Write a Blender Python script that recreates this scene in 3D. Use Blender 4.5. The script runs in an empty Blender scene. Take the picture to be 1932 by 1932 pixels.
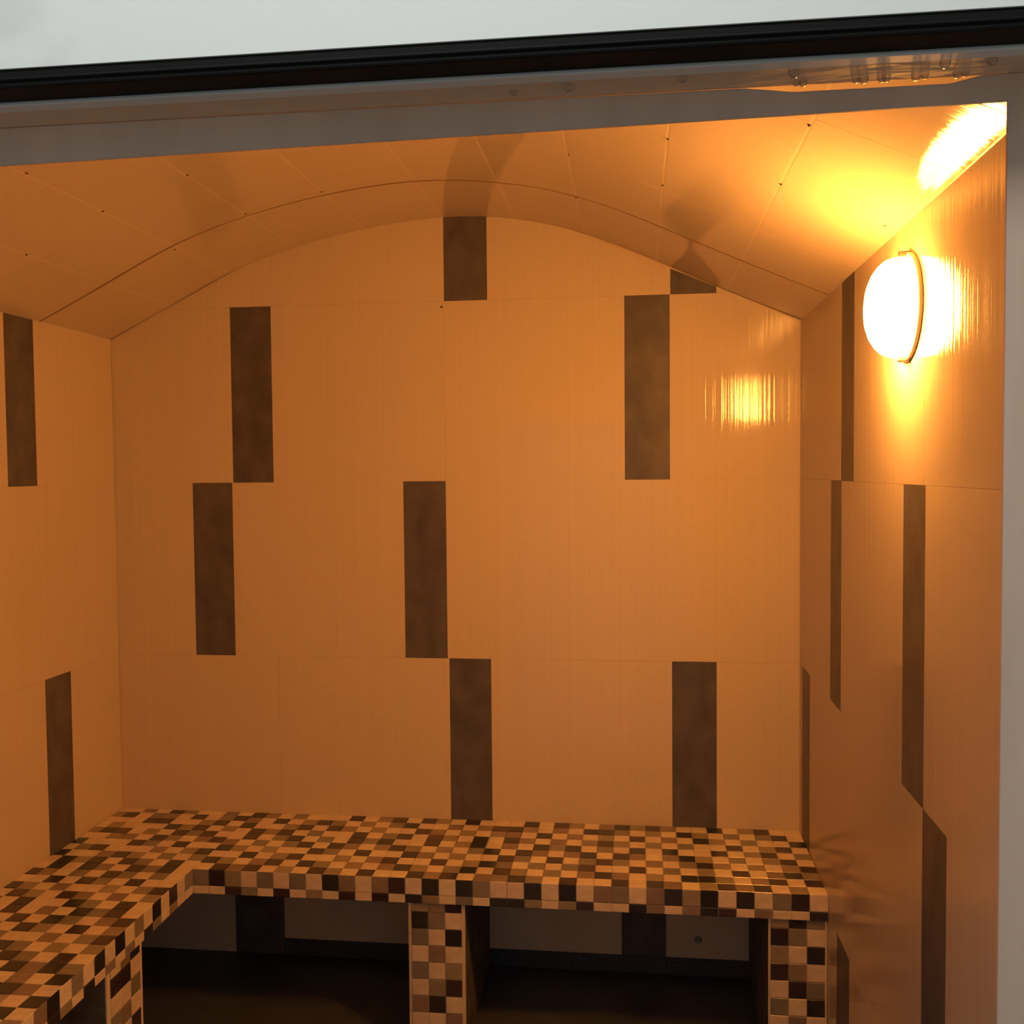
import bpy, bmesh, math, random
from mathutils import Vector, Matrix

random.seed(7)
scene = bpy.context.scene
COL = scene.collection

# ------------------------------------------------------------------ camera
W = 2.3382                      # room width (left wall x=0, right wall x=W, back wall y=0)
CAM = Vector((1.8120, -3.3267, 1.6863))
YAW, PITCH, ROLL, FPX = 0.1226, -0.0418, -0.0091, 1896.41
cy, sy, cp, sp, cr, sr = (math.cos(YAW), math.sin(YAW), math.cos(PITCH), math.sin(PITCH), math.cos(ROLL), math.sin(ROLL))
FWD = Vector((-sy * cp, cy * cp, sp))
RT0 = Vector((cy, sy, 0.0))
UP0 = RT0.cross(FWD)
RT = cr * RT0 + sr * UP0
UP = -sr * RT0 + cr * UP0
cam_data = bpy.data.cameras.new('camera')
cam_data.sensor_fit = 'HORIZONTAL'
cam_data.sensor_width = 36.0
cam_data.lens = 36.0 * FPX / 1932.0
cam_data.clip_start = 0.02
cam = bpy.data.objects.new('camera', cam_data)
COL.objects.link(cam)
m = Matrix.Identity(4)
for i in range(3):
    m[i][0], m[i][1], m[i][2], m[i][3] = RT[i], UP[i], -FWD[i], CAM[i]
cam.matrix_world = m
scene.camera = cam

# ------------------------------------------------------------------ world, outside light, exposure
world = bpy.data.worlds.new('world')
scene.world = world
world.use_nodes = True
world.node_tree.nodes['Background'].inputs[0].default_value = (0.80, 0.87, 0.90, 1)
world.node_tree.nodes['Background'].inputs[1].default_value = 0.27

def area_light(name, loc, target, size, energy, color):
    d = bpy.data.lights.new(name, 'AREA')
    d.shape = 'RECTANGLE'
    d.size, d.size_y = size
    d.energy = energy
    d.color = color
    o = bpy.data.objects.new(name, d)
    COL.objects.link(o)
    o.location = loc
    o.rotation_euler = (Vector(target) - Vector(loc)).to_track_quat('-Z', 'Y').to_euler()
    return o
# the ceiling light of the lobby the photographer stands in
area_light('lobby_ceiling_light', (1.55, -3.35, 3.0), (1.55, -2.7, 0.6), (1.2, 0.4), 16.5, (0.97, 1.0, 0.97))

LAMP_COLOR = (1.0, 0.380, 0.062)
LAMP_RIM, LAMP_MID = 335.0, 150.0

scene.view_settings.view_transform = 'Standard'
scene.view_settings.look = 'None'
scene.view_settings.gamma = 1.0
scene.view_settings.use_curve_mapping = False
scene.view_settings.exposure = 0.0
cyc = scene.cycles
cyc.max_bounces = 12
cyc.diffuse_bounces = 8
cyc.glossy_bounces = 6
cyc.sample_clamp_indirect = 8.0
cyc.use_denoising = True

# ------------------------------------------------------------------ helpers
def link(o, parent=None):
    COL.objects.link(o)
    if parent is not None:
        o.parent = parent
    return o

def tag(o, label=None, cat=None, group=None, kind=None):
    if label: o['label'] = label
    if cat: o['category'] = cat
    if group: o['group'] = group
    if kind: o['kind'] = kind
    return o

def empty(name, loc=(0, 0, 0)):
    o = bpy.data.objects.new(name, None)
    o.location = loc
    o.empty_display_size = 0.05
    return link(o)

def mesh_from(verts, faces, name):
    me = bpy.data.meshes.new(name)
    me.from_pydata(verts, [], faces)
    me.update()
    return me

def obj(name, me, mats, parent=None, smooth=False):
    for mt in (mats if isinstance(mats, (list, tuple)) else [mats]):
        me.materials.append(mt)
    if smooth:
        me.polygons.foreach_set('use_smooth', [True] * len(me.polygons))
    return link(bpy.data.objects.new(name, me), parent)

def box_into(V, F, a, b):
    i = len(V)
    (x0, y0, z0), (x1, y1, z1) = a, b
    V += [(x0, y0, z0), (x1, y0, z0), (x1, y1, z0), (x0, y1, z0), (x0, y0, z1), (x1, y0, z1), (x1, y1, z1), (x0, y1, z1)]
    F += [(i, i + 3, i + 2, i + 1), (i + 4, i + 5, i + 6, i + 7), (i, i + 1, i + 5, i + 4), (i + 1, i + 2, i + 6, i + 5),
          (i + 2, i + 3, i + 7, i + 6), (i + 3, i, i + 4, i + 7)]

def bevel_box(name, a, b, mats, parent=None, w=0.002, seg=2):
    bm = bmesh.new()
    V, F = [], []
    box_into(V, F, a, b)
    vs = [bm.verts.new(v) for v in V]
    for f in F: bm.faces.new([vs[i] for i in f])
    bmesh.ops.bevel(bm, geom=bm.edges[:], offset=w, segments=seg, affect='EDGES', profile=0.5)
    me = bpy.data.meshes.new(name)
    bm.to_mesh(me); bm.free()
    return obj(name, me, mats, parent)

def boxes(name, lst, mats, parent=None):
    V, F = [], []
    for a, b in lst: box_into(V, F, a, b)
    return obj(name, mesh_from(V, F, name), mats, parent)

def inset(poly, d):
    n = len(poly)
    out = []
    for i in range(n):
        p0, p1, p2 = poly[i - 1], poly[i], poly[(i + 1) % n]
        e1 = (p1[0] - p0[0], p1[1] - p0[1]); e2 = (p2[0] - p1[0], p2[1] - p1[1])
        l1 = math.hypot(*e1); l2 = math.hypot(*e2)
        n1 = (-e1[1] / l1, e1[0] / l1); n2 = (-e2[1] / l2, e2[0] / l2)
        den = 1 + n1[0] * n2[0] + n1[1] * n2[1]
        out.append((p1[0] + d * (n1[0] + n2[0]) / den, p1[1] + d * (n1[1] + n2[1]) / den))
    return out

def clip_half(poly, px, pz, nx, nz):
    """keep the side where (p - (px,pz)).(nx,nz) <= 0"""
    out = []
    for i in range(len(poly)):
        a, b = poly[i], poly[(i + 1) % len(poly)]
        da = (a[0] - px) * nx + (a[1] - pz) * nz
        db = (b[0] - px) * nx + (b[1] - pz) * nz
        if da <= 0: out.append(a)
        if da * db < 0:
            t = da / (da - db)
            out.append((a[0] + t * (b[0] - a[0]), a[1] + t * (b[1] - a[1])))
    return out

def clean(poly):
    out = []
    for p in poly:
        if not out or math.hypot(p[0] - out[-1][0], p[1] - out[-1][1]) > 0.004: out.append(p)
    if len(out) > 1 and math.hypot(out[0][0] - out[-1][0], out[0][1] - out[-1][1]) <= 0.004: out.pop()
    return out

def poly_area(p):
    return 0.5 * sum(p[i][0] * p[(i + 1) % len(p)][1] - p[(i + 1) % len(p)][0] * p[i][1] for i in range(len(p)))

def slab_tile(name, poly, place, t, mat, parent, gap=0.0004, bev=0.0003):
    """a tile of convex outline; place(a, b, d) gives the 3D point d in front of the wall's bed"""
    poly = clean(poly)
    if len(poly) < 3 or poly_area(poly) < 2e-4: return None
    p0 = inset(poly, gap / 2)
    p1 = inset(poly, gap / 2 + bev)
    n = len(p0)
    V = [place(a, b, -0.001) for a, b in p0] + [place(a, b, t - bev) for a, b in p0] + [place(a, b, t) for a, b in p1]
    F = [tuple(range(2 * n, 3 * n))]
    for i in range(n):
        j = (i + 1) % n
        F.append((i, j, n + j, n + i)); F.append((n + i, n + j, 2 * n + j, 2 * n + i))
    me = mesh_from(V, F, name)
    bm = bmesh.new(); bm.from_mesh(me); bmesh.ops.recalc_face_normals(bm, faces=bm.faces[:])
    f0 = max(bm.faces, key=lambda f: f.calc_area())
    want = Vector(place(0, 0, 1)) - Vector(place(0, 0, 0))
    if f0.normal.dot(want) < 0: bmesh.ops.reverse_faces(bm, faces=bm.faces[:])
    bm.to_mesh(me); bm.free()
    return obj(name, me, mat, parent)

def lathe(name, prof, seg, mats, parent, frame, smooth=True):
    """prof: (radius, height) pairs; frame(r cos, r sin, h) -> 3D"""
    V, F = [], []
    rings = []
    for r, h in prof:
        if r < 1e-6:
            rings.append([len(V)]); V.append(frame(0, 0, h))
        else:
            rings.append(list(range(len(V), len(V) + seg)))
            for k in range(seg):
                a = 2 * math.pi * k / seg
                V.append(frame(r * math.cos(a), r * math.sin(a), h))
    for A, B in zip(rings, rings[1:]):
        for k in range(seg):
            k2 = (k + 1) % seg
            if len(A) == 1 and len(B) == 1: continue
            if len(A) == 1: F.append((A[0], B[k2], B[k]))
            elif len(B) == 1: F.append((A[k], A[k2], B[0]))
            else: F.append((A[k], A[k2], B[k2], B[k]))
    me = mesh_from(V, F, name)
    bm = bmesh.new(); bm.from_mesh(me); bmesh.ops.recalc_face_normals(bm, faces=bm.faces[:]); bm.to_mesh(me); bm.free()
    return obj(name, me, mats, parent, smooth)

# ------------------------------------------------------------------ materials
def new_mat(name, base=(0.5, 0.5, 0.5), rough=0.5, metal=0.0, spec=0.5):
    mt = bpy.data.materials.new(name)
    mt.use_nodes = True
    b = mt.node_tree.nodes['Principled BSDF']
    b.inputs['Base Color'].default_value = (*base, 1)
    b.inputs['Roughness'].default_value = rough
    b.inputs['Metallic'].default_value = metal
    b.inputs['Specular IOR Level'].default_value = spec
    return mt, mt.node_tree.nodes, mt.node_tree.links, b

def noise(N, L, scale_vec, scale=1.0, detail=2.0, coord='Object'):
    tc = N.new('ShaderNodeTexCoord')
    mp = N.new('ShaderNodeMapping')
    mp.inputs['Scale'].default_value = scale_vec
    tx = N.new('ShaderNodeTexNoise')
    tx.inputs['Scale'].default_value = scale
    tx.inputs['Detail'].default_value = detail
    L.new(tc.outputs[coord], mp.inputs[0]); L.new(mp.outputs[0], tx.inputs['Vector'])
    return tx.outputs['Fac']

def ramp(N, L, fac, stops):
    r = N.new('ShaderNodeValToRGB')
    els = r.color_ramp.elements
    while len(els) < len(stops): els.new(0.5)
    for e, (p, c) in zip(els, stops):
        e.position = p; e.color = (*c, 1)
    L.new(fac, r.inputs[0])
    return r.outputs[0]

def bump(N, L, b, height, strength, dist, normal=None):
    bp = N.new('ShaderNodeBump')
    bp.inputs['Strength'].default_value = strength
    bp.inputs['Distance'].default_value = dist
    L.new(height, bp.inputs['Height'])
    if normal is not None: L.new(normal, bp.inputs['Normal'])
    L.new(bp.outputs[0], b.inputs['Normal'])
    return bp.outputs[0]

CREAM = (0.72, 0.60, 0.46)
def ribbed_tile(name, ribs, lighter=1.0, relief=1.0):
    """glazed cream wall tile with fine thread-like ribs"""
    mt, N, L, b = new_mat(name, CREAM, 0.17, 0.0, 0.42)
    f = noise(N, L, ribs, 1.0, 3.0)
    c1 = tuple(v * 0.975 * lighter for v in CREAM); c2 = tuple(min(1, v * 1.02 * lighter) for v in CREAM)
    L.new(ramp(N, L, f, [(0.3, c1), (0.7, c2)]), b.inputs['Base Color'])
    f2 = noise(N, L, tuple(v * 0.45 for v in ribs), 1.0, 2.0)
    n1 = bump(N, L, b, f, 0.40 * relief, 0.0006)
    bump(N, L, b, f2, 0.30 * relief, 0.0008, n1)
    rr = ramp(N, L, f2, [(0.3, (0.05,) * 3), (0.7, (0.11,) * 3)])
    L.new(rr, b.inputs['Roughness'])
    return mt
M_wall = ribbed_tile('cream_ribbed_tile', (115, 115, 0.30), 1.0, 1.9)
M_vault = ribbed_tile('cream_ribbed_vault_tile', (0.5, 75, 0.5), 1.0, 0.9)

mt, N, L, b = new_mat('dark_strip_tile', (0.1, 0.09, 0.09), 0.42)
f = noise(N, L, (14, 14, 9), 1.0, 5.0)
L.new(ramp(N, L, f, [(0.3, (0.074, 0.062, 0.078)), (0.7, (0.134, 0.122, 0.132))]), b.inputs['Base Color'])
bump(N, L, b, noise(N, L, (90, 90, 90), 1.0, 3.0), 0.25, 0.001)
M_strip = mt

mt, N, L, b = new_mat('cream_grout', (0.66, 0.54, 0.40), 0.75)
M_grout = mt
M_vgrout, *_ = new_mat('pale_vault_grout', (0.785, 0.665, 0.515), 0.16)
mt, N, L, b = new_mat('mosaic_grout', (0.74, 0.63, 0.47), 0.8)
M_mgrout = mt
mt, N, L, b = new_mat('grey_cement', (0.10, 0.088, 0.075), 0.85)
f = noise(N, L, (18, 18, 18), 1.0, 5.0)
L.new(ramp(N, L, f, [(0.3, (0.06, 0.055, 0.048)), (0.7, (0.14, 0.125, 0.105))]), b.inputs['Base Color'])
bump(N, L, b, f, 0.4, 0.004)
M_cement = mt

def mosaic(name, base, rough=0.22, var=0.12):
    mt, N, L, b = new_mat(name, base, rough)
    oi = N.new('ShaderNodeObjectInfo')
    lo = tuple(v * (1 - var) for v in base); hi = tuple(min(1, v * (1 + var)) for v in base)
    base_c = ramp(N, L, oi.outputs['Random'], [(0.0, lo), (1.0, hi)])
    f = noise(N, L, (35, 35, 35), 1.0, 3.0)
    mx = N.new('ShaderNodeMix'); mx.data_type = 'RGBA'; mx.blend_type = 'MULTIPLY'
    mx.inputs[0].default_value = 1.0
    L.new(base_c, mx.inputs[6])
    L.new(ramp(N, L, f, [(0.3, (0.86, 0.86, 0.86)), (0.7, (1, 1, 1))]), mx.inputs[7])
    L.new(mx.outputs[2], b.inputs['Base Color'])
    return mt
MOS = {
    'C': [mosaic('mosaic_cream', (0.84, 0.72, 0.53), 0.25, 0.06), mosaic('mosaic_cream_pink', (0.82, 0.67, 0.53), 0.25, 0.05)],
    'T': [mosaic('mosaic_tan', (0.34, 0.28, 0.205)), mosaic('mosaic_brown', (0.29, 0.215, 0.18)), mosaic('mosaic_grey_brown', (0.27, 0.24, 0.20))],
    'D': [mosaic('mosaic_dark_brown', (0.052, 0.032, 0.033), 0.2, 0.3), mosaic('mosaic_near_black', (0.034, 0.032, 0.030), 0.2, 0.3)],
}

mt, N, L, b = new_mat('dark_granite_floor', (0.08, 0.06, 0.05), 0.42)
f = noise(N, L, (260, 260, 260), 1.0, 3.0)
f2 = noise(N, L, (7, 7, 7), 1.0, 4.0)
mx = N.new('ShaderNodeMix'); mx.data_type = 'RGBA'; mx.blend_type = 'MULTIPLY'; mx.inputs[0].default_value = 1.0
L.new(ramp(N, L, f, [(0.32, (0.036, 0.042, 0.056)), (0.55, (0.066, 0.076, 0.098)), (0.72, (0.13, 0.14, 0.165))]), mx.inputs[6])
L.new(ramp(N, L, f2, [(0.3, (0.8, 0.8, 0.8)), (0.7, (1, 1, 1))]), mx.inputs[7])
L.new(mx.outputs[2], b.inputs['Base Color'])
M_floor = mt
M_lobby, *_ = new_mat('lobby_bounce_floor', (0.62, 0.58, 0.52), 0.4)  # pale so that the unseen lobby floor bounces light upward

mt, N, L, b = new_mat('white_plaster', (0.80, 0.81, 0.78), 0.6)
f = noise(N, L, (5.5, 5.5, 7.5), 1.0, 4.0)
smear = ramp(N, L, f, [(0.44, (0.80, 0.81, 0.78)), (0.62, (0.60, 0.61, 0.60))])
tc = N.new('ShaderNodeTexCoord')                     # the smears sit on one patch of the wall, left over the door
sx = N.new('ShaderNodeSeparateXYZ'); L.new(tc.outputs['Object'], sx.inputs[0])
mr = N.new('ShaderNodeMapRange'); mr.inputs[1].default_value = 1.45; mr.inputs[2].default_value = 1.39
L.new(sx.outputs[0], mr.inputs[0])
mx = N.new('ShaderNodeMix'); mx.data_type = 'RGBA'
L.new(mr.outputs[0], mx.inputs[0]); mx.inputs[6].default_value = (0.80, 0.81, 0.78, 1); L.new(smear, mx.inputs[7])
L.new(mx.outputs[2], b.inputs['Base Color'])
bump(N, L, b, noise(N, L, (60, 60, 60), 1.0, 3.0), 0.1, 0.002)
M_plaster = mt

M_black, *_ = new_mat('black_rubber_seal', (0.007, 0.0065, 0.006), 0.6, 0.0, 0.12)
mt, N, L, b = new_mat('grey_coated_metal', (0.62, 0.45, 0.34), 0.45)
f = noise(N, L, (30, 30, 6), 1.0, 4.0)
L.new(ramp(N, L, f, [(0.3, (0.58, 0.42, 0.315)), (0.7, (0.66, 0.48, 0.365))]), b.inputs['Base Color'])
M_frame = mt
M_soffit, N, L, b = new_mat('wet_grey_metal', (0.56, 0.40, 0.27), 0.55)
bump(N, L, b, noise(N, L, (25, 60, 25), 1.0, 2.0), 0.5, 0.003)
M_lip, *_ = new_mat('pale_metal_lip', (0.55, 0.56, 0.54), 0.35)
M_water = bpy.data.materials.new('water')       # a thin clear drop: looks through to the metal, mirrors at its rim
M_water.use_nodes = True
N, L = M_water.node_tree.nodes, M_water.node_tree.links
N.clear()
out = N.new('ShaderNodeOutputMaterial'); mxs = N.new('ShaderNodeMixShader'); tr = N.new('ShaderNodeBsdfTransparent'); gl = N.new('ShaderNodeBsdfGlossy')
lw = N.new('ShaderNodeLayerWeight'); lw.inputs['Blend'].default_value = 0.35
tr.inputs[0].default_value = (0.92, 0.88, 0.82, 1); gl.inputs['Roughness'].default_value = 0.30
rf = N.new('ShaderNodeBsdfRefraction'); rf.inputs['IOR'].default_value = 1.33; rf.inputs['Roughness'].default_value = 0.02
mx2 = N.new('ShaderNodeMixShader'); mx2.inputs[0].default_value = 0.25; L.new(tr.outputs[0], mx2.inputs[1]); L.new(rf.outputs[0], mx2.inputs[2])
L.new(lw.outputs['Facing'], mxs.inputs[0]); L.new(mx2.outputs[0], mxs.inputs[1]); L.new(gl.outputs[0], mxs.inputs[2]); L.new(mxs.outputs[0], out.inputs[0])
M_rim, *_ = new_mat('lamp_rim_plastic', (0.78, 0.70, 0.52), 0.35)
M_clip, *_ = new_mat('dark_metal_clip', (0.12, 0.10, 0.08), 0.4, 0.6)
M_pit, *_ = new_mat('dark_pit', (0.12, 0.075, 0.045), 0.9)
M_joint, *_ = new_mat('brown_joint', (0.26, 0.17, 0.10), 0.8)
M_steel, *_ = new_mat('dull_grey_fitting', (0.40, 0.37, 0.33), 0.5, 0.0)

LAMP = Vector((W, -1.283, 1.994))
mt = bpy.data.materials.new('lit_opal_glass')
mt.use_nodes = True
N, L = mt.node_tree.nodes, mt.node_tree.links
N.clear()
out = N.new('ShaderNodeOutputMaterial'); em = N.new('ShaderNodeEmission')
tc = N.new('ShaderNodeTexCoord')
mp = N.new('ShaderNodeMapping'); mp.inputs['Scale'].default_value = (0, 1, 1)
ln = N.new('ShaderNodeVectorMath'); ln.operation = 'LENGTH'      # distance from the lamp's axis: rim emission raised to throw more light sideways
L.new(tc.outputs['Object'], mp.inputs[0]); L.new(mp.outputs[0], ln.inputs[0])
mr = N.new('ShaderNodeMapRange'); mr.interpolation_type = 'SMOOTHSTEP'
mr.inputs[1].default_value = 0.03; mr.inputs[2].default_value = 0.092
mr.inputs[3].default_value = LAMP_MID; mr.inputs[4].default_value = LAMP_RIM
L.new(ln.outputs['Value'], mr.inputs[0])
sz = N.new('ShaderNodeSeparateXYZ'); L.new(tc.outputs['Object'], sz.inputs[0])
m2 = N.new('ShaderNodeMapRange')                                 # emission lowered towards the top to hold back the ceiling
m2.inputs[1].default_value = -0.08; m2.inputs[2].default_value = 0.09
m2.inputs[3].default_value = 1.0; m2.inputs[4].default_value = 0.22
L.new(sz.outputs[2], m2.inputs[0])
mu = N.new('ShaderNodeMath'); mu.operation = 'MULTIPLY'
L.new(mr.outputs[0], mu.inputs[0]); L.new(m2.outputs[0], mu.inputs[1]); L.new(mu.outputs[0], em.inputs['Strength'])
em.inputs['Color'].default_value = (*LAMP_COLOR, 1)
L.new(em.outputs[0], out.inputs[0])
M_glow = mt

# ------------------------------------------------------------------ room shell
T = 0.008                       # tile thickness; tile faces lie on x=0, x=W, y=0 and on the vault profile
YF = -2.476                      # inner face of the front wall
PROF = [(0.0, 2.154), (0.222, 2.264), (0.436, 2.369), (0.672, 2.449), (0.910, 2.500), (1.180, 2.5275), (1.422, 2.513),
        (1.650, 2.456), (1.880, 2.361), (2.105, 2.259), (W, 2.158)]

KNOTS = PROF
def spline(pts, sub):
    """natural cubic through the tile joints, so that the vault runs smoothly"""
    n = len(pts)
    xs = [p[0] for p in pts]; zs = [p[1] for p in pts]
    h = [xs[i + 1] - xs[i] for i in range(n - 1)]
    al = [0] + [3 * ((zs[i + 1] - zs[i]) / h[i] - (zs[i] - zs[i - 1]) / h[i - 1]) for i in range(1, n - 1)]
    l_, mu, q = [1.0], [0.0], [0.0]
    for i in range(1, n - 1):
        l_.append(2 * (xs[i + 1] - xs[i - 1]) - h[i - 1] * mu[i - 1]); mu.append(h[i] / l_[i]); q.append((al[i] - h[i - 1] * q[i - 1]) / l_[i])
    c = [0.0] * n; b = [0.0] * n; d = [0.0] * n
    for i in range(n - 2, -1, -1):
        c[i] = q[i] - mu[i] * c[i + 1]
        b[i] = (zs[i + 1] - zs[i]) / h[i] - h[i] * (c[i + 1] + 2 * c[i]) / 3
        d[i] = (c[i + 1] - c[i]) / (3 * h[i])
    out = []
    for i in range(n - 1):
        for k in range(sub):
            t = h[i] * k / sub
            out.append((xs[i] + t, zs[i] + b[i] * t + c[i] * t * t + d[i] * t ** 3))
    return out + [pts[-1]]
SUB = 4
PROF = spline(KNOTS, SUB)
# sides run almost straight: the spline is only used where it bulges outward
def under_vault(poly):
    for (x0, z0), (x1, z1) in zip(PROF, PROF[1:]):
        poly = clip_half(poly, x0, z0, -(z1 - z0), x1 - x0)
        if not poly: return []
    return poly

# back wall
prof_up = [(-0.15, PROF[0][1] + 0.03)] + [(x, z + T) for x, z in PROF] + [(W + 0.15, PROF[-1][1] + 0.03)]
outl = [(-0.15, -0.05), (W + 0.15, -0.05)] + prof_up[::-1]
n = len(outl)
V = [(x, T, z) for x, z in outl] + [(x, 0.15, z) for x, z in outl]
F = [tuple(range(n)), tuple(range(2 * n - 1, n - 1, -1))] + [(i, n + i, n + (i + 1) % n, (i + 1) % n) for i in range(n)]
wall_back = tag(obj('wall_back', mesh_from(V, F, 'wall_back'), M_grout), 'back wall of cream tiles set with dark upright strips under the vault', 'wall', kind='structure')
Z0, Z1, Z2, Z3, Z4 = 0.451, 1.051, 1.651, 2.251, 2.60
BACK = [
    (0.0, Z0, [(0.0, 0), (0.41, 1), (0.588, 0), (1.16, 0), (1.760, 1), (1.907, 0)]),
    (Z0, Z1, [(0.0, 0), (0.584, 0), (1.184, 1), (1.326, 0), (1.929, 1), (2.073, 0)]),
    (Z1, Z2, [(0.0, 0), (0.2866, 1), (0.4295, 0), (1.0327, 1), (1.1782, 0), (1.776, 0)]),
    (Z2, Z3, [(0.0, 0), (0.434, 1), (0.5786, 0), (1.178, 0), (1.7774, 1), (1.9235, 0)]),
    (Z3, Z4, [(0.0, 0), (0.583, 0), (1.180, 1), (1.325, 0), (1.926, 1), (2.0725, 0)]),
]
def back_place(a, b_, d): return (a, T - d, b_)
for z0, z1, cells in BACK:
    for i, (x0, dark) in enumerate(cells):
        x1 = cells[i + 1][0] if i + 1 < len(cells) else W
        zb = 0.058 if (z0 == 0.0 and not dark and x0 > 0.5) else z0
        poly = under_vault([(x0, zb), (x1, zb), (x1, z1), (x0, z1)])
        if poly:
            t = slab_tile('dark_strip_tile' if dark else 'tile', poly, back_place, T, M_strip if dark else M_wall, wall_back)
            if t and dark: t['label'] = 'dark brown upright strip tile'

lathe('drill_hole', [(0, 0.0002), (0.003, 0.0005), (0.0042, 0.0), (0.0042, -0.002)], 10, M_pit, wall_back, lambda a, b_, h: (1.171 + a, -h, 2.232 + b_))
# side walls
def side_wall(name, X, sgn, rows, ztop, label):
    a, c = (X - sgn * (-T), X + sgn * 0.15)
    w_ = boxes(name, [((min(a, c), YF - 0.02, -0.05), (max(a, c), T, ztop + T))], M_grout)
    tag(w_, label, 'wall', kind='structure')
    def place(p, q, d): return (X + sgn * (T - d), p, q)
    for z0, z1, cells in rows:
        for i, (y0, dark) in enumerate(cells):
            y1 = cells[i + 1][0] if i + 1 < len(cells) else YF
            poly = [(y1, z0), (y0, z0), (y0, min(z1, ztop)), (y1, min(z1, ztop))]
            t = slab_tile('dark_strip_tile' if dark else 'tile', poly, place, T, M_strip if dark else M_wall, w_)
            if t and dark: t['label'] = 'dark brown upright strip tile'
    return w_
wall_right = side_wall('wall_right', W, 1, [
    (0.0, Z0, [(0, 0), (-0.618, 1), (-0.776, 0), (-1.37, 1), (-1.515, 0), (-2.12, 1), (-2.265, 0)]),
    (Z0, Z1, [(0, 0), (-0.048, 1), (-0.192, 0), (-0.80, 0), (-1.4065, 1), (-1.553, 0), (-2.155, 1), (-2.30, 0)]),
    (Z1, Z2, [(0, 0), (-0.512, 1), (-0.655, 0), (-1.258, 1), (-1.410, 0), (-2.01, 1), (-2.155, 0)]),
    (Z2, Z3, [(0, 0), (-0.648, 1), (-0.797, 0), (-1.395, 0), (-1.995, 1), (-2.14, 0)]),
], PROF[-1][1], 'right wall of cream tiles and dark strips behind the lamp')
wall_left = side_wall('wall_left', 0.0, -1, [
    (0.0, Z0, [(0, 0), (-0.60, 0), (-1.05, 1), (-1.195, 0), (-1.795, 1), (-1.94, 0)]),
    (Z0, Z1, [(0, 0), (-0.3055, 1), (-0.447, 0), (-1.05, 1), (-1.195, 0), (-1.795, 1), (-1.94, 0)]),
    (Z1, Z2, [(0, 0), (-0.60, 0), (-1.20, 1), (-1.345, 0), (-1.945, 1), (-2.09, 0)]),
    (Z2, Z3, [(0, 0), (-0.458, 1), (-0.602, 0), (-1.205, 1), (-1.35, 0), (-1.95, 1), (-2.095, 0)]),
], PROF[0][1], 'left wall of cream tiles and dark strips above the bench')

# vaulted ceiling: ten flat facets of 25 x 40 cm tiles
V, F = [], []
pu = [(x, z + 0.0003) for x, z in PROF]
pt = [(x, z + 0.14) for x, z in PROF]
ring = pu + pt[::-1]
n = len(ring)
for y in (0.012, YF - 0.02):
    V += [(x, y, z) for x, z in ring]
F = [(i, (i + 1) % n, n + (i + 1) % n, n + i) for i in range(n)]
for i in range(len(PROF) - 1):
    j = n - 1 - i
    F.append((i, i + 1, j - 1, j)); F.append((n + i, n + j, n + j - 1, n + i + 1))
ceiling = tag(obj('ceiling', mesh_from(V, F, 'ceiling'), M_vgrout), 'barrel vault clad with glossy cream tiles', 'ceiling', kind='structure')
YROWS = [0.0, -0.421, -0.826, -1.216, -1.60, -1.99, -2.38, YF]
ARC_SAG = {1: 0.018}
def nrm(i):
    a, b_ = PROF[max(0, i - 1)], PROF[min(len(PROF) - 1, i + 1)]
    l_ = math.hypot(b_[0] - a[0], b_[1] - a[1])
    return ((b_[1] - a[1]) / l_, -(b_[0] - a[0]) / l_)       # down into the room
def vault_tile(i0, ya, yb, lift, gap=0.006, bev=0.0002, gapy=0.0006):
    """one curved tile between two joints of the vault"""
    P_ = [(PROF[i0 + k], nrm(i0 + k)) for k in range(SUB + 1)]
    def pt(k, d, off):
        (x, z), (nx, nz) = P_[k]
        if off:                                             # pull the two end rows in along the arc
            s_ = 1 if k == 0 else (-1 if k == SUB else 0)
            x, z = x + s_ * off * (-nz), z + s_ * off * nx
        return (x + nx * d, z + nz * d)
    V, F = [], []
    for d, off in ((-0.001, 0.0), (-bev + lift, 0.0), (lift, bev)):
        offy = gapy / 2 + off; off += gap / 2
        for y, sg in ((ya, -1), (yb, 1)):
            for k in range(SUB + 1):
                x, z = pt(k, d, off)
                V.append((x, y + sg * offy, z))
    n = SUB + 1
    def id_(l, e, k): return l * 2 * n + e * n + k
    for k in range(SUB): F.append((id_(2, 0, k), id_(2, 0, k + 1), id_(2, 1, k + 1), id_(2, 1, k)))
    for l in (0, 1):
        for k in range(SUB):
            F.append((id_(l, 0, k), id_(l, 0, k + 1), id_(l + 1, 0, k + 1), id_(l + 1, 0, k)))
            F.append((id_(l, 1, k), id_(l + 1, 1, k), id_(l + 1, 1, k + 1), id_(l, 1, k + 1)))
        for k in (0, SUB): F.append((id_(l, 0, k), id_(l + 1, 0, k), id_(l + 1, 1, k), id_(l, 1, k)))
    me = mesh_from(V, F, 'tile')
    bm = bmesh.new(); bm.from_mesh(me); bmesh.ops.recalc_face_normals(bm, faces=bm.faces[:])
    f0 = max(bm.faces, key=lambda f: f.calc_area())
    if f0.normal.z > 0: bmesh.ops.reverse_faces(bm, faces=bm.faces[:])
    for f in bm.faces:
        if f.calc_area() > 1e-3: f.smooth = True
    bm.to_mesh(me); bm.free()
    o = obj('tile', me, M_vault, ceiling)
    o.data.set_sharp_from_angle(angle=math.radians(25))
for c in range(len(KNOTS) - 1):
    for r in range(len(YROWS) - 1):
        ya, yb = YROWS[r], YROWS[r + 1]
        if r == 1: ya -= 0.003
        if c >= 7:                                          # the joint wanders towards the door on the right
            if r == 1: ya -= 0.040
            if r == 0: yb -= 0.040
        vault_tile(c * SUB, ya, yb, 0.0)
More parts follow.
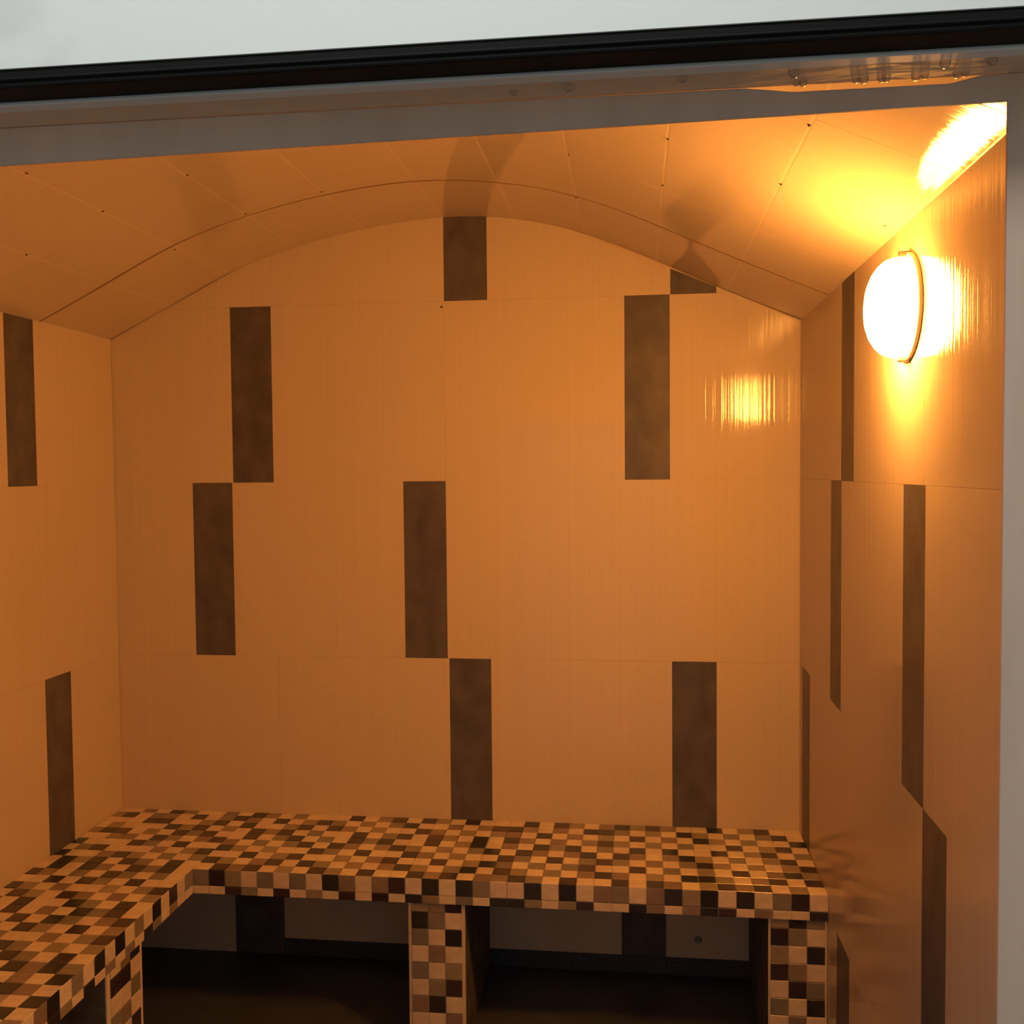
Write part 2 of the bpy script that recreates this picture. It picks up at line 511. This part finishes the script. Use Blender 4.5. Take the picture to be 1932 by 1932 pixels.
# the joint of the last row stands open, a brown line that wanders towards the door on the right
V, F = [], []
for i, (x, z) in enumerate(PROF):
    yc = YROWS[1] - 0.0015 - (0.042 * min(1, max(0, (x - 1.42) / 0.35)))
    w_ = 0.0032 + 0.0012 * math.sin(7 * x)
    nx, nz = nrm(i)
    for y in (yc - w_, yc + w_): V.append((x + nx * 0.0007, y, z + nz * 0.0007))
    for y in (yc - w_, yc + w_): V.append((x - nx * 0.002, y, z - nz * 0.002))
for i in range(len(PROF) - 1):
    a = 4 * i
    F += [(a, a + 1, a + 5, a + 4), (a + 2, a + 6, a + 7, a + 3), (a, a + 4, a + 6, a + 2), (a + 1, a + 3, a + 7, a + 5)]
obj('open_joint', mesh_from(V, F, 'open_joint'), M_joint, ceiling)['label'] = 'brown open joint across the vault'
# open corners of the joints, seen as small dark dots
for (x, y) in ((0.440, -1.161), (0.437, -0.826), (0.674, -0.835), (0.909, -0.455), (0.672, -0.442), (0.425, -0.39), (1.653, -0.836),
               (2.104, -1.565), (1.881, -1.212), (2.107, -1.216), (1.879, -0.872), (0.222, -0.829), (1.648, -0.438), (2.311, -1.21)):
    for (x0, z0), (x1, z1) in zip(PROF, PROF[1:]):
        if x0 <= x <= x1:
            z = z0 + (z1 - z0) * (x - x0) / (x1 - x0)
    lathe('joint_pit', [(0.0, 0.003), (0.0032, 0.002), (0.0034, -0.0006), (0.0022, -0.0016), (0, -0.0018)], 8, M_pit, ceiling,
          lambda a, b_, h, x=x, y=y, z=z: (x + a * 0.8, y + b_ * 1.5, z + h))

# floor and the dark skirting under the back bench
floor = tag(boxes('floor', [((-0.15, YF - 0.26, -0.06), (W + 0.15, 0.15, 0.0))], M_floor),
            'dark speckled stone floor under and before the bench', 'floor', kind='structure')
tag(boxes('floor', [((-2.5, -6.0, -0.06), (4.5, YF - 0.26, 0.0))], M_lobby), 'unseen pale lobby floor added to bounce light up to the doorway', 'floor', kind='structure')  # out of view, added to bounce light up to the door frame
tag(bevel_box('baseboard_back', (0.59, -0.006, 0.0), (W - 0.001, 0.008, 0.058), M_floor, None, 0.0015, 1),
    'dark stone skirting along the back wall under the bench', 'baseboard', kind='structure')

# front wall with the doorway the photograph looks through
OX0, OX1 = 1.06, 2.15           # opening
YO = -2.56                      # outer face
wall_front = tag(boxes('wall_front', [((-2.5, YO, 0.0), (OX0, YF, 3.1)), ((OX1, YO, 0.0), (4.5, YF, 3.1)), ((OX0, YO, 2.0122), (OX1, YF, 3.1))], M_plaster),
                 'white smeared plaster wall over the doorway', 'wall', kind='structure')

# door frame
door = tag(empty('door_1', (1.655, -2.5, 0)), 'grey metal door frame with a black seal and wet soffit', 'door frame', kind='structure')
def dpart(name, a, b, mat, w=0.0015, seg=2):
    o = bevel_box(name, a, b, mat, None, w, seg)
    o.parent = door
    o.matrix_parent_inverse = Matrix.Translation(-door.location)
    return o
HZ = 1.9946
dpart('seal_strip', (OX0 - 0.02, -2.5585, HZ + 0.003), (OX1 + 0.05, -2.492, 2.013), M_black, 0.002)['label'] = 'black head seal'
dpart('seal_rib', (OX0 - 0.02, -2.5605, HZ + 0.008), (OX1 + 0.05, -2.552, HZ + 0.0105), M_black, 0.001)
dpart('frame_lip', (OX0 - 0.02, -2.530, HZ - 0.0005), (OX1 + 0.05, -2.515, HZ + 0.0032), M_lip, 0.0012)['label'] = 'pale metal lip'
dpart('frame_soffit', (OX0 - 0.02, -2.518, HZ), (OX1 + 0.05, -2.4785, HZ + 0.02), M_soffit, 0.0008)['label'] = 'wet underside of the head'
# head stop: its lower edge runs slightly out of level
bm = bmesh.new()
xa, xb = OX0 - 0.02, OX1
def zlow(x): return 1.9615 + (x - 1.251) * (1.9731 - 1.9615) / (2.104 - 1.251)
pts = [(xa, zlow(xa)), (xb, zlow(xb)), (xb, HZ - 0.0002), (2.085, HZ - 0.0004), (2.060, HZ - 0.0056), (1.940, HZ - 0.0056), (1.90, HZ - 0.0006), (xa, HZ - 0.0002)]  # top edge notched to let lamp light leak onto soffit and drops
f_ = [bm.verts.new((x, -2.481, z)) for x, z in pts]; b_ = [bm.verts.new((x, -2.477, z)) for x, z in pts]
bm.faces.new(f_); bm.faces.new(b_[::-1])
for i in range(8): bm.faces.new((f_[i], b_[i], b_[(i + 1) % 8], f_[(i + 1) % 8]))
bmesh.ops.recalc_face_normals(bm, faces=bm.faces[:])
bmesh.ops.bevel(bm, geom=bm.edges[:], offset=0.0008, segments=2, affect='EDGES')
me = bpy.data.meshes.new('frame_head'); bm.to_mesh(me); bm.free()
o = obj('frame_head', me, M_frame); o.parent = door; o.matrix_parent_inverse = Matrix.Translation(-door.location)
dpart('frame_jamb', (2.1040, -2.4812, 0.0), (OX1 + 0.02, -2.477, HZ), M_frame, 0.0008)
dpart('frame_jamb', (OX0 - 0.02, -2.4812, 0.0), (OX0 + 0.035, -2.477, HZ), M_frame, 0.0008)

# condensation hanging under the frame's head
drops = [(1.9415, -2.4862, 0.95), (1.9460, -2.4862, 1.05), (1.9870, -2.4860, 0.9), (1.9930, -2.4862, 1.1), (2.0070, -2.4858, 1.0), (2.0105, -2.4858, 1.0), (2.0330, -2.4862, 1.1),
         (2.0400, -2.4858, 0.8), (2.0640, -2.4862, 1.05), (2.0700, -2.4860, 0.8), (1.760, -2.506, 1.4), (1.850, -2.510, 1.2), (1.715, -2.500, 1.1), (1.936, -2.508, 1.3),
         (2.048, -2.510, 1.2), (2.082, -2.511, 1.2)]
for x, y, s in drops:
    r = 0.0034 * s
    t = lathe('water_drop', [(r, 0.0002), (r * 1.02, -r * 0.30), (r * 0.86, -r * 0.72), (r * 0.5, -r * 1.02), (0, -r * 1.12)], 14, M_water, None,
              lambda a, b_, h: (a, b_, h))
    t.location = (x, y, HZ)
    if y > -2.49: tag(t, 'tiny sparkling water drop at the lamp-lit seam under the right end of the door head', 'water drop', 'sparkling drops at the seam')
    else: tag(t, 'larger dull water drop hanging next to the pale lip of the door head', 'water drop', 'dull drops by the lip')

# ------------------------------------------------------------------ wall lamp
lamp = tag(empty('wall_lamp', LAMP), 'round lit wall lamp with opal glass dome high on the right wall', 'wall lamp')
def lfr(a, b_, h): return (-h, a, b_)
lathe('lamp_base', [(0, 0.0), (0.103, 0.0), (0.1050, 0.002), (0.1050, 0.006), (0.1030, 0.0085), (0.099, 0.009), (0.096, 0.0075), (0, 0.0075)], 64, M_rim, lamp, lfr)
o = lathe('glass_dome', [(0.0955, 0.006), (0.0965, 0.022), (0.0945, 0.034), (0.090, 0.045), (0.081, 0.056), (0.067, 0.066), (0.049, 0.0735), (0.028, 0.0782), (0.012, 0.0796), (0, 0.0800)], 64, M_glow, lamp, lfr)
for ang in (97, 262, 10):
    ca, sa = math.cos(math.radians(ang)), math.sin(math.radians(ang))
    bm = bmesh.new()
    V, F = [], []
    box_into(V, F, (0.0, -0.006, 0.094), (0.022, 0.006, 0.107))
    vs = [bm.verts.new((-x, y * sa + z * ca if False else (z * ca - y * sa), z * sa + y * ca)) for x, y, z in V]
    for f in F: bm.faces.new([vs[i] for i in f])
    bmesh.ops.recalc_face_normals(bm, faces=bm.faces[:])
    bmesh.ops.bevel(bm, geom=bm.edges[:], offset=0.0015, segments=1, affect='EDGES')
    me = bpy.data.meshes.new('clip'); bm.to_mesh(me); bm.free()
    obj('clip', me, M_clip, lamp)

# ------------------------------------------------------------------ mosaic bench
P = 0.05
ZB, ZU = 0.5, 0.4245            # seat top and underside
XI = W - 37 * P                 # front plane of the left run
TT = 0.004                      # mosaic thickness
bench = tag(empty('mosaic_bench', (W / 2, -0.25, 0)), 'corner bench covered in cream, brown and black mosaic along two walls', 'bench')
BINV = Matrix.Translation(-bench.location)
def under(o, parent=bench):
    o.parent = parent
    o.matrix_parent_inverse = BINV if parent is bench else parent.matrix_world.inverted()
    return o
YE = YF + 0.02                  # near end of the left run
bm = bmesh.new()
L_out = [(0.002, -0.002), (W - 0.002, -0.002), (W - 0.002, -0.5 + TT), (XI - TT, -0.5 + TT), (XI - TT, YE), (0.002, YE)]
top = [bm.verts.new((x, y, ZB - TT)) for x, y in L_out]; bot = [bm.verts.new((x, y, ZU)) for x, y in L_out]
bm.faces.new(top[::-1]); bm.faces.new(bot)
for i in range(6): bm.faces.new((top[i], top[(i + 1) % 6], bot[(i + 1) % 6], bot[i]))
bmesh.ops.recalc_face_normals(bm, faces=bm.faces[:])
me = bpy.data.meshes.new('seat_slab'); bm.to_mesh(me); bm.free()
under(obj('seat_slab', me, M_mgrout))['label'] = 'cement slab with pale grout'

TOPS = {  # columns from the right wall, each from the front edge to the back wall
 0:'CDTDCTCDCC', 1:'TCDTDCDCDC', 2:'CDTCTDTCTD', 3:'DTCTCTCTCT', 4:'TCDCTCDCTC', 5:'DTCTCDCTCD', 6:'TDTDTCCDTC', 7:'CDCTDCTCDC',
 8:'TCTCTDCTCT', 9:'DTCTCCTCTD', 10:'CCDCTDCDCT', 11:'DTCTDCTCTD', 12:'CDCDCTDTDT', 13:'CTDTDCTCDC', 14:'DCTCTDCTCT', 15:'CTCDCTTCTD',
 16:'TCTCTDCDCC', 17:'DTCTDCTCTD', 18:'TDTDCTDTDC', 19:'TCDCDCCTDC', 20:'CDTCTDDCTC', 21:'DTCTCTCTCD', 22:'TCDCTCTCTC', 23:'DTCTCDDTCT',
 24:'CDCDTCCDCD', 25:'CTDCDCDCDC', 26:'DCTCTDTCTD', 27:'CTCDCTCTCT', 28:'TCTCTDDCTC', 29:'DTCTDCCTCD', 30:'CDCDCTCDTC', 31:'TCDCDCTCDC',
 32:'CDTCTDCDTC', 33:'DTCTCTDTCT', 34:'TCDCTCTCDC', 35:'DTCTCDDCCT', 36:'CDCDTCCDTD', 37:'CTDCDCTCDC', 38:'DCTCTDCDTT', 39:'CTCDCTDTCC',
 40:'TCTCTDTCDC', 41:'DTCTDCDCCT', 42:'CDCDCTCDTD', 43:'DTCCTCCDTC', 44:'TCDCTDCCCT', 45:'DCTCCDTCDC', 46:'CDCDCTCCTC'}
SIDE = {}
for k, j in [(40,-1),(41,-2),(39,-3),(42,-3),(44,-3),(46,-2),(46,-4),(45,-5),(44,-6),(44,-7),(43,-8),(42,-9),(41,-8),(40,-7),(41,-6),(42,-5),(38,-6),(38,-7),
             (37,-8),(39,-9),(37,-10),(45,-1),(43,-1),(38,-1),(37,-4),(38,-12),(38,-13),(37,-14),(37,-16),(42,-11),(41,-12),(40,-13),(39,-15)]: SIDE[(k, j)] = 'D'
for k, j in [(43,-4),(40,-4),(41,-5),(39,-5),(42,-7),(40,-6),(39,-7),(40,-8),(41,-9),(40,-10),(38,-10),(38,-8),(39,-11),(37,-11),(41,-11),(40,-12),(45,-4),(44,-5),
             (45,-2),(41,-3),(43,-2),(42,-1),(38,-4),(37,-5),(40,-2),(39,-1),(38,-2),(37,-9),(37,-13),(39,-13),(44,-9),(43,-10),(46,-6),(45,-8)]: SIDE[(k, j)] = 'T'
FRONT0 = 'CDTCDCDTDTCTTCDCDCCTDCDCDTCTDCTCTCTDT'
FRONT1 = 'DCCTCDDTCTDCCDTCTDDCTCTDCDCDCTCDCTDCC'
LSIDE0 = 'C'[:0] + 'TCDCDCTCDCDCTCDTCDCTCDCTCDCTCDCDTCTCD'
LSIDE1 = 'CCTCTDCTCTCDCTDCCTDCTCDCTCDTCTCTDCTCT'
LEG = {  # three columns left to right, each from the top; first entry is the cut tile
 'mid': ('TDTCTCTCT', 'TTCTCTDCT', 'DCDCTDCTC'),
 'right': ('TDTDCTCDC', 'DTCTDCTCD', 'TCDCTDCTC'),
 'left': ('CDCTDCTCD', 'TDCTCDTCT', 'DCTCDTCDC')}

def tile_template(sx, sy):
    b = 0.0011
    hx, hy = sx / 2 - 0.00075, sy / 2 - 0.00075
    V = []
    for z, q in ((-0.0008, 0.0), (TT - b, 0.0), (TT - 0.0003, 0.0007), (TT, 0.0022)):
        V += [(-hx + q, -hy + q, z), (hx - q, -hy + q, z), (hx - q, hy - q, z), (-hx + q, hy - q, z)]
    F = []
    for r in range(3):
        for i in range(4):
            F.append((4 * r + i, 4 * r + (i + 1) % 4, 4 * r + 4 + (i + 1) % 4, 4 * r + 4 + i))
    F.append((12, 13, 14, 15))
    return V, F
_mesh = {}
def tile_mesh(size, mat):
    key = (round(size[0], 4), round(size[1], 4), mat.name)
    if key not in _mesh:
        V, F = tile_template(*size)
        me = mesh_from(V, F, 'mosaic_tile'); me.materials.append(mat)
        _mesh[key] = me
    return _mesh[key]

R_TOP = Matrix.Identity(3)
R_FRONT = Matrix(((1, 0, 0), (0, 0, -1), (0, 1, 0)))         # local z -> -y, local y -> z
R_LEFT = Matrix(((0, 0, 1), (1, 0, 0), (0, 1, 0)))           # local z -> +x, local x -> y, local y -> z
def project_area(corners):
    pts = []
    for c in corners:
        d = Vector(c) - CAM
        z = d.dot(FWD)
        if z < 0.1: return 0
        u, v = 966 + FPX * d.dot(RT) / z, 966 - FPX * d.dot(UP) / z
        if not (-25 < u < 1957 and -25 < v < 1957): return 0
        pts.append((u, v))
    return abs(poly_area(pts))
DY = 0.014
seat_tiles = []                 # (area, centre, rotation, size, letter)
def seat_tile(c, R, size, letter):
    cs = [Vector(c) + R @ Vector((a * size[0] / 2, b * size[1] / 2, 0)) for a, b in ((-1, -1), (1, -1), (1, 1), (-1, 1))]
    seat_tiles.append((project_area(cs), Vector(c), R, size, letter))
for k in range(47):
    s = TOPS[k]
    x = W - P * (k + 0.5)
    w = P if k < 46 else x + P / 2 - 0.001
    x = x + P / 2 - w / 2
    for j in range(10):
        y, hh = -0.5 + P * (j + 0.5), P
        if k >= 37:
            y += DY
            if j == 9: hh = P - DY - 0.001; y -= (DY + 0.001) / 2
        seat_tile((x, y, ZB - TT), R_TOP, (w, hh), s[j])
rnd = random.Random(3)
for k in range(37, 47):
    x = W - P * (k + 0.5)
    w = P if k < 46 else x + P / 2 - 0.001
    x = x + P / 2 - w / 2
    for j in range(-1, -42, -1):
        y = -0.5 + P * (j + 0.5) + DY
        if y - P / 2 < YE: continue
        s = SIDE.get((k, j))
        if s is None:
            s = 'C' if (k + j) % 2 == 0 or j > -13 else rnd.choice('TDC')
        seat_tile((x, y, ZB - TT), R_TOP, (w, P), s)
Z_F0 = ZB - P / 2
H1 = ZB - P - ZU
for k in range(37):
    x = W - P * (k + 0.5)
    seat_tile((x, -0.5 + TT, Z_F0), R_FRONT, (P, P), FRONT0[k])
    seat_tile((x, -0.5 + TT, ZU + H1 / 2), R_FRONT, (P, H1), FRONT1[k])
for j in range(len(LSIDE1)):
    y = -0.5 - P * (j + 0.5)
    if y - P / 2 < YE: break
    seat_tile((XI - TT, y, Z_F0), R_LEFT, (P, P), LSIDE0[j])
    seat_tile((XI - TT, y, ZU + H1 / 2), R_LEFT, (P, H1), LSIDE1[j])

seat_tiles.sort(key=lambda q: -q[0])
def pick(letter): return rnd.choice(MOS[letter])
N_SINGLE = 300
for area, c, R, size, s in seat_tiles[:N_SINGLE]:
    o = bpy.data.objects.new('mosaic_tile', tile_mesh(size, pick(s)))
    link(o)
    o.parent = bench; o.matrix_parent_inverse = BINV
    o.matrix_basis = Matrix.Translation(c) @ R.to_4x4()
V, F, MI = [], [], []
mats = [mm for l in 'CTD' for mm in MOS[l]]
for area, c, R, size, s in seat_tiles[N_SINGLE:]:
    tv, tf = tile_template(*size)
    i0 = len(V)
    V += [tuple(c + R @ Vector(v)) for v in tv]
    F += [tuple(i0 + i for i in f) for f in tf]
    MI += [mats.index(pick(s))] * len(tf)
me = mesh_from(V, F, 'far_mosaic')
o = obj('far_mosaic', me, mats)
me.polygons.foreach_set('material_index', MI)
under(o)['kind'] = 'stuff'

def leg(cols, x0, x1, y0, y1, face):
    """a pier from floor to seat; its narrow end carries three columns of mosaic"""
    g = bevel_box('leg', (x0, y0, 0.0), (x1, y1, ZU + 0.001), M_cement, None, 0.002, 1)
    under(g)
    bpy.context.view_layer.update()
    inv = g.matrix_world.inverted()
    def put(c, R, size, s):
        o = bpy.data.objects.new('mosaic_tile', tile_mesh(size, pick(s)))
        link(o, g)
        o.matrix_parent_inverse = inv
        o.matrix_basis = Matrix.Translation(c) @ R.to_4x4()
    wid = (x1 - x0) if face == 'front' else (y1 - y0)
    edge = (wid - 3 * P) / 2
    # pale grouted border behind the tiles
    if face == 'front':
        bd = boxes('grout_bed', [((x0, y0 - 0.003, 0.0), (x1, y0 + 0.001, ZU))], M_mgrout)
    else:
        bd = boxes('grout_bed', [((x1 - 0.001, y0, 0.0), (x1 + 0.003, y1, ZU))], M_mgrout)
    bd.parent = g; bd.matrix_parent_inverse = inv
    for ci, s in enumerate(cols):
        z = ZU - 0.001
        for ri, ch in enumerate(s):
            h = 0.026 if ri == 0 else P
            h = min(h, z)
            if h < 0.008: break
            if face == 'front':
                put(Vector((x0 + edge + P * (ci + 0.5), y0 - 0.003, z - h / 2)), R_FRONT, (P, h), ch)
            else:
                put(Vector((x1 + 0.003, y0 + edge + P * (ci + 0.5), z - h / 2)), R_LEFT, (P, h), ch)
            z -= h
leg(LEG['mid'], 1.1455, 1.3135, -0.487, -0.001, 'front')
leg(LEG['right'], 2.1770, W - 0.001, -0.487, -0.001, 'front')
leg(LEG['left'], 0.001, 0.4745, -0.980, -0.797, 'left')
leg(LEG['right'], 0.001, 0.4745, -1.86, -1.70, 'left')

# small pipe stub on the back wall under the bench
t = tag(empty('pipe_stub', (2.012, 0.0, 0.122)), 'small dull metal pipe stub on the back wall under the bench', 'pipe')
lathe('flange', [(0, 0.0), (0.013, 0.0), (0.013, 0.003), (0.011, 0.004), (0, 0.004)], 20, M_steel, t, lambda a, b_, h: (a, -h, b_))
lathe('pipe', [(0.0, 0.003), (0.0075, 0.003), (0.0075, 0.018), (0.006, 0.019), (0.0055, 0.010), (0, 0.010)], 20, M_steel, t, lambda a, b_, h: (a, -h, b_))
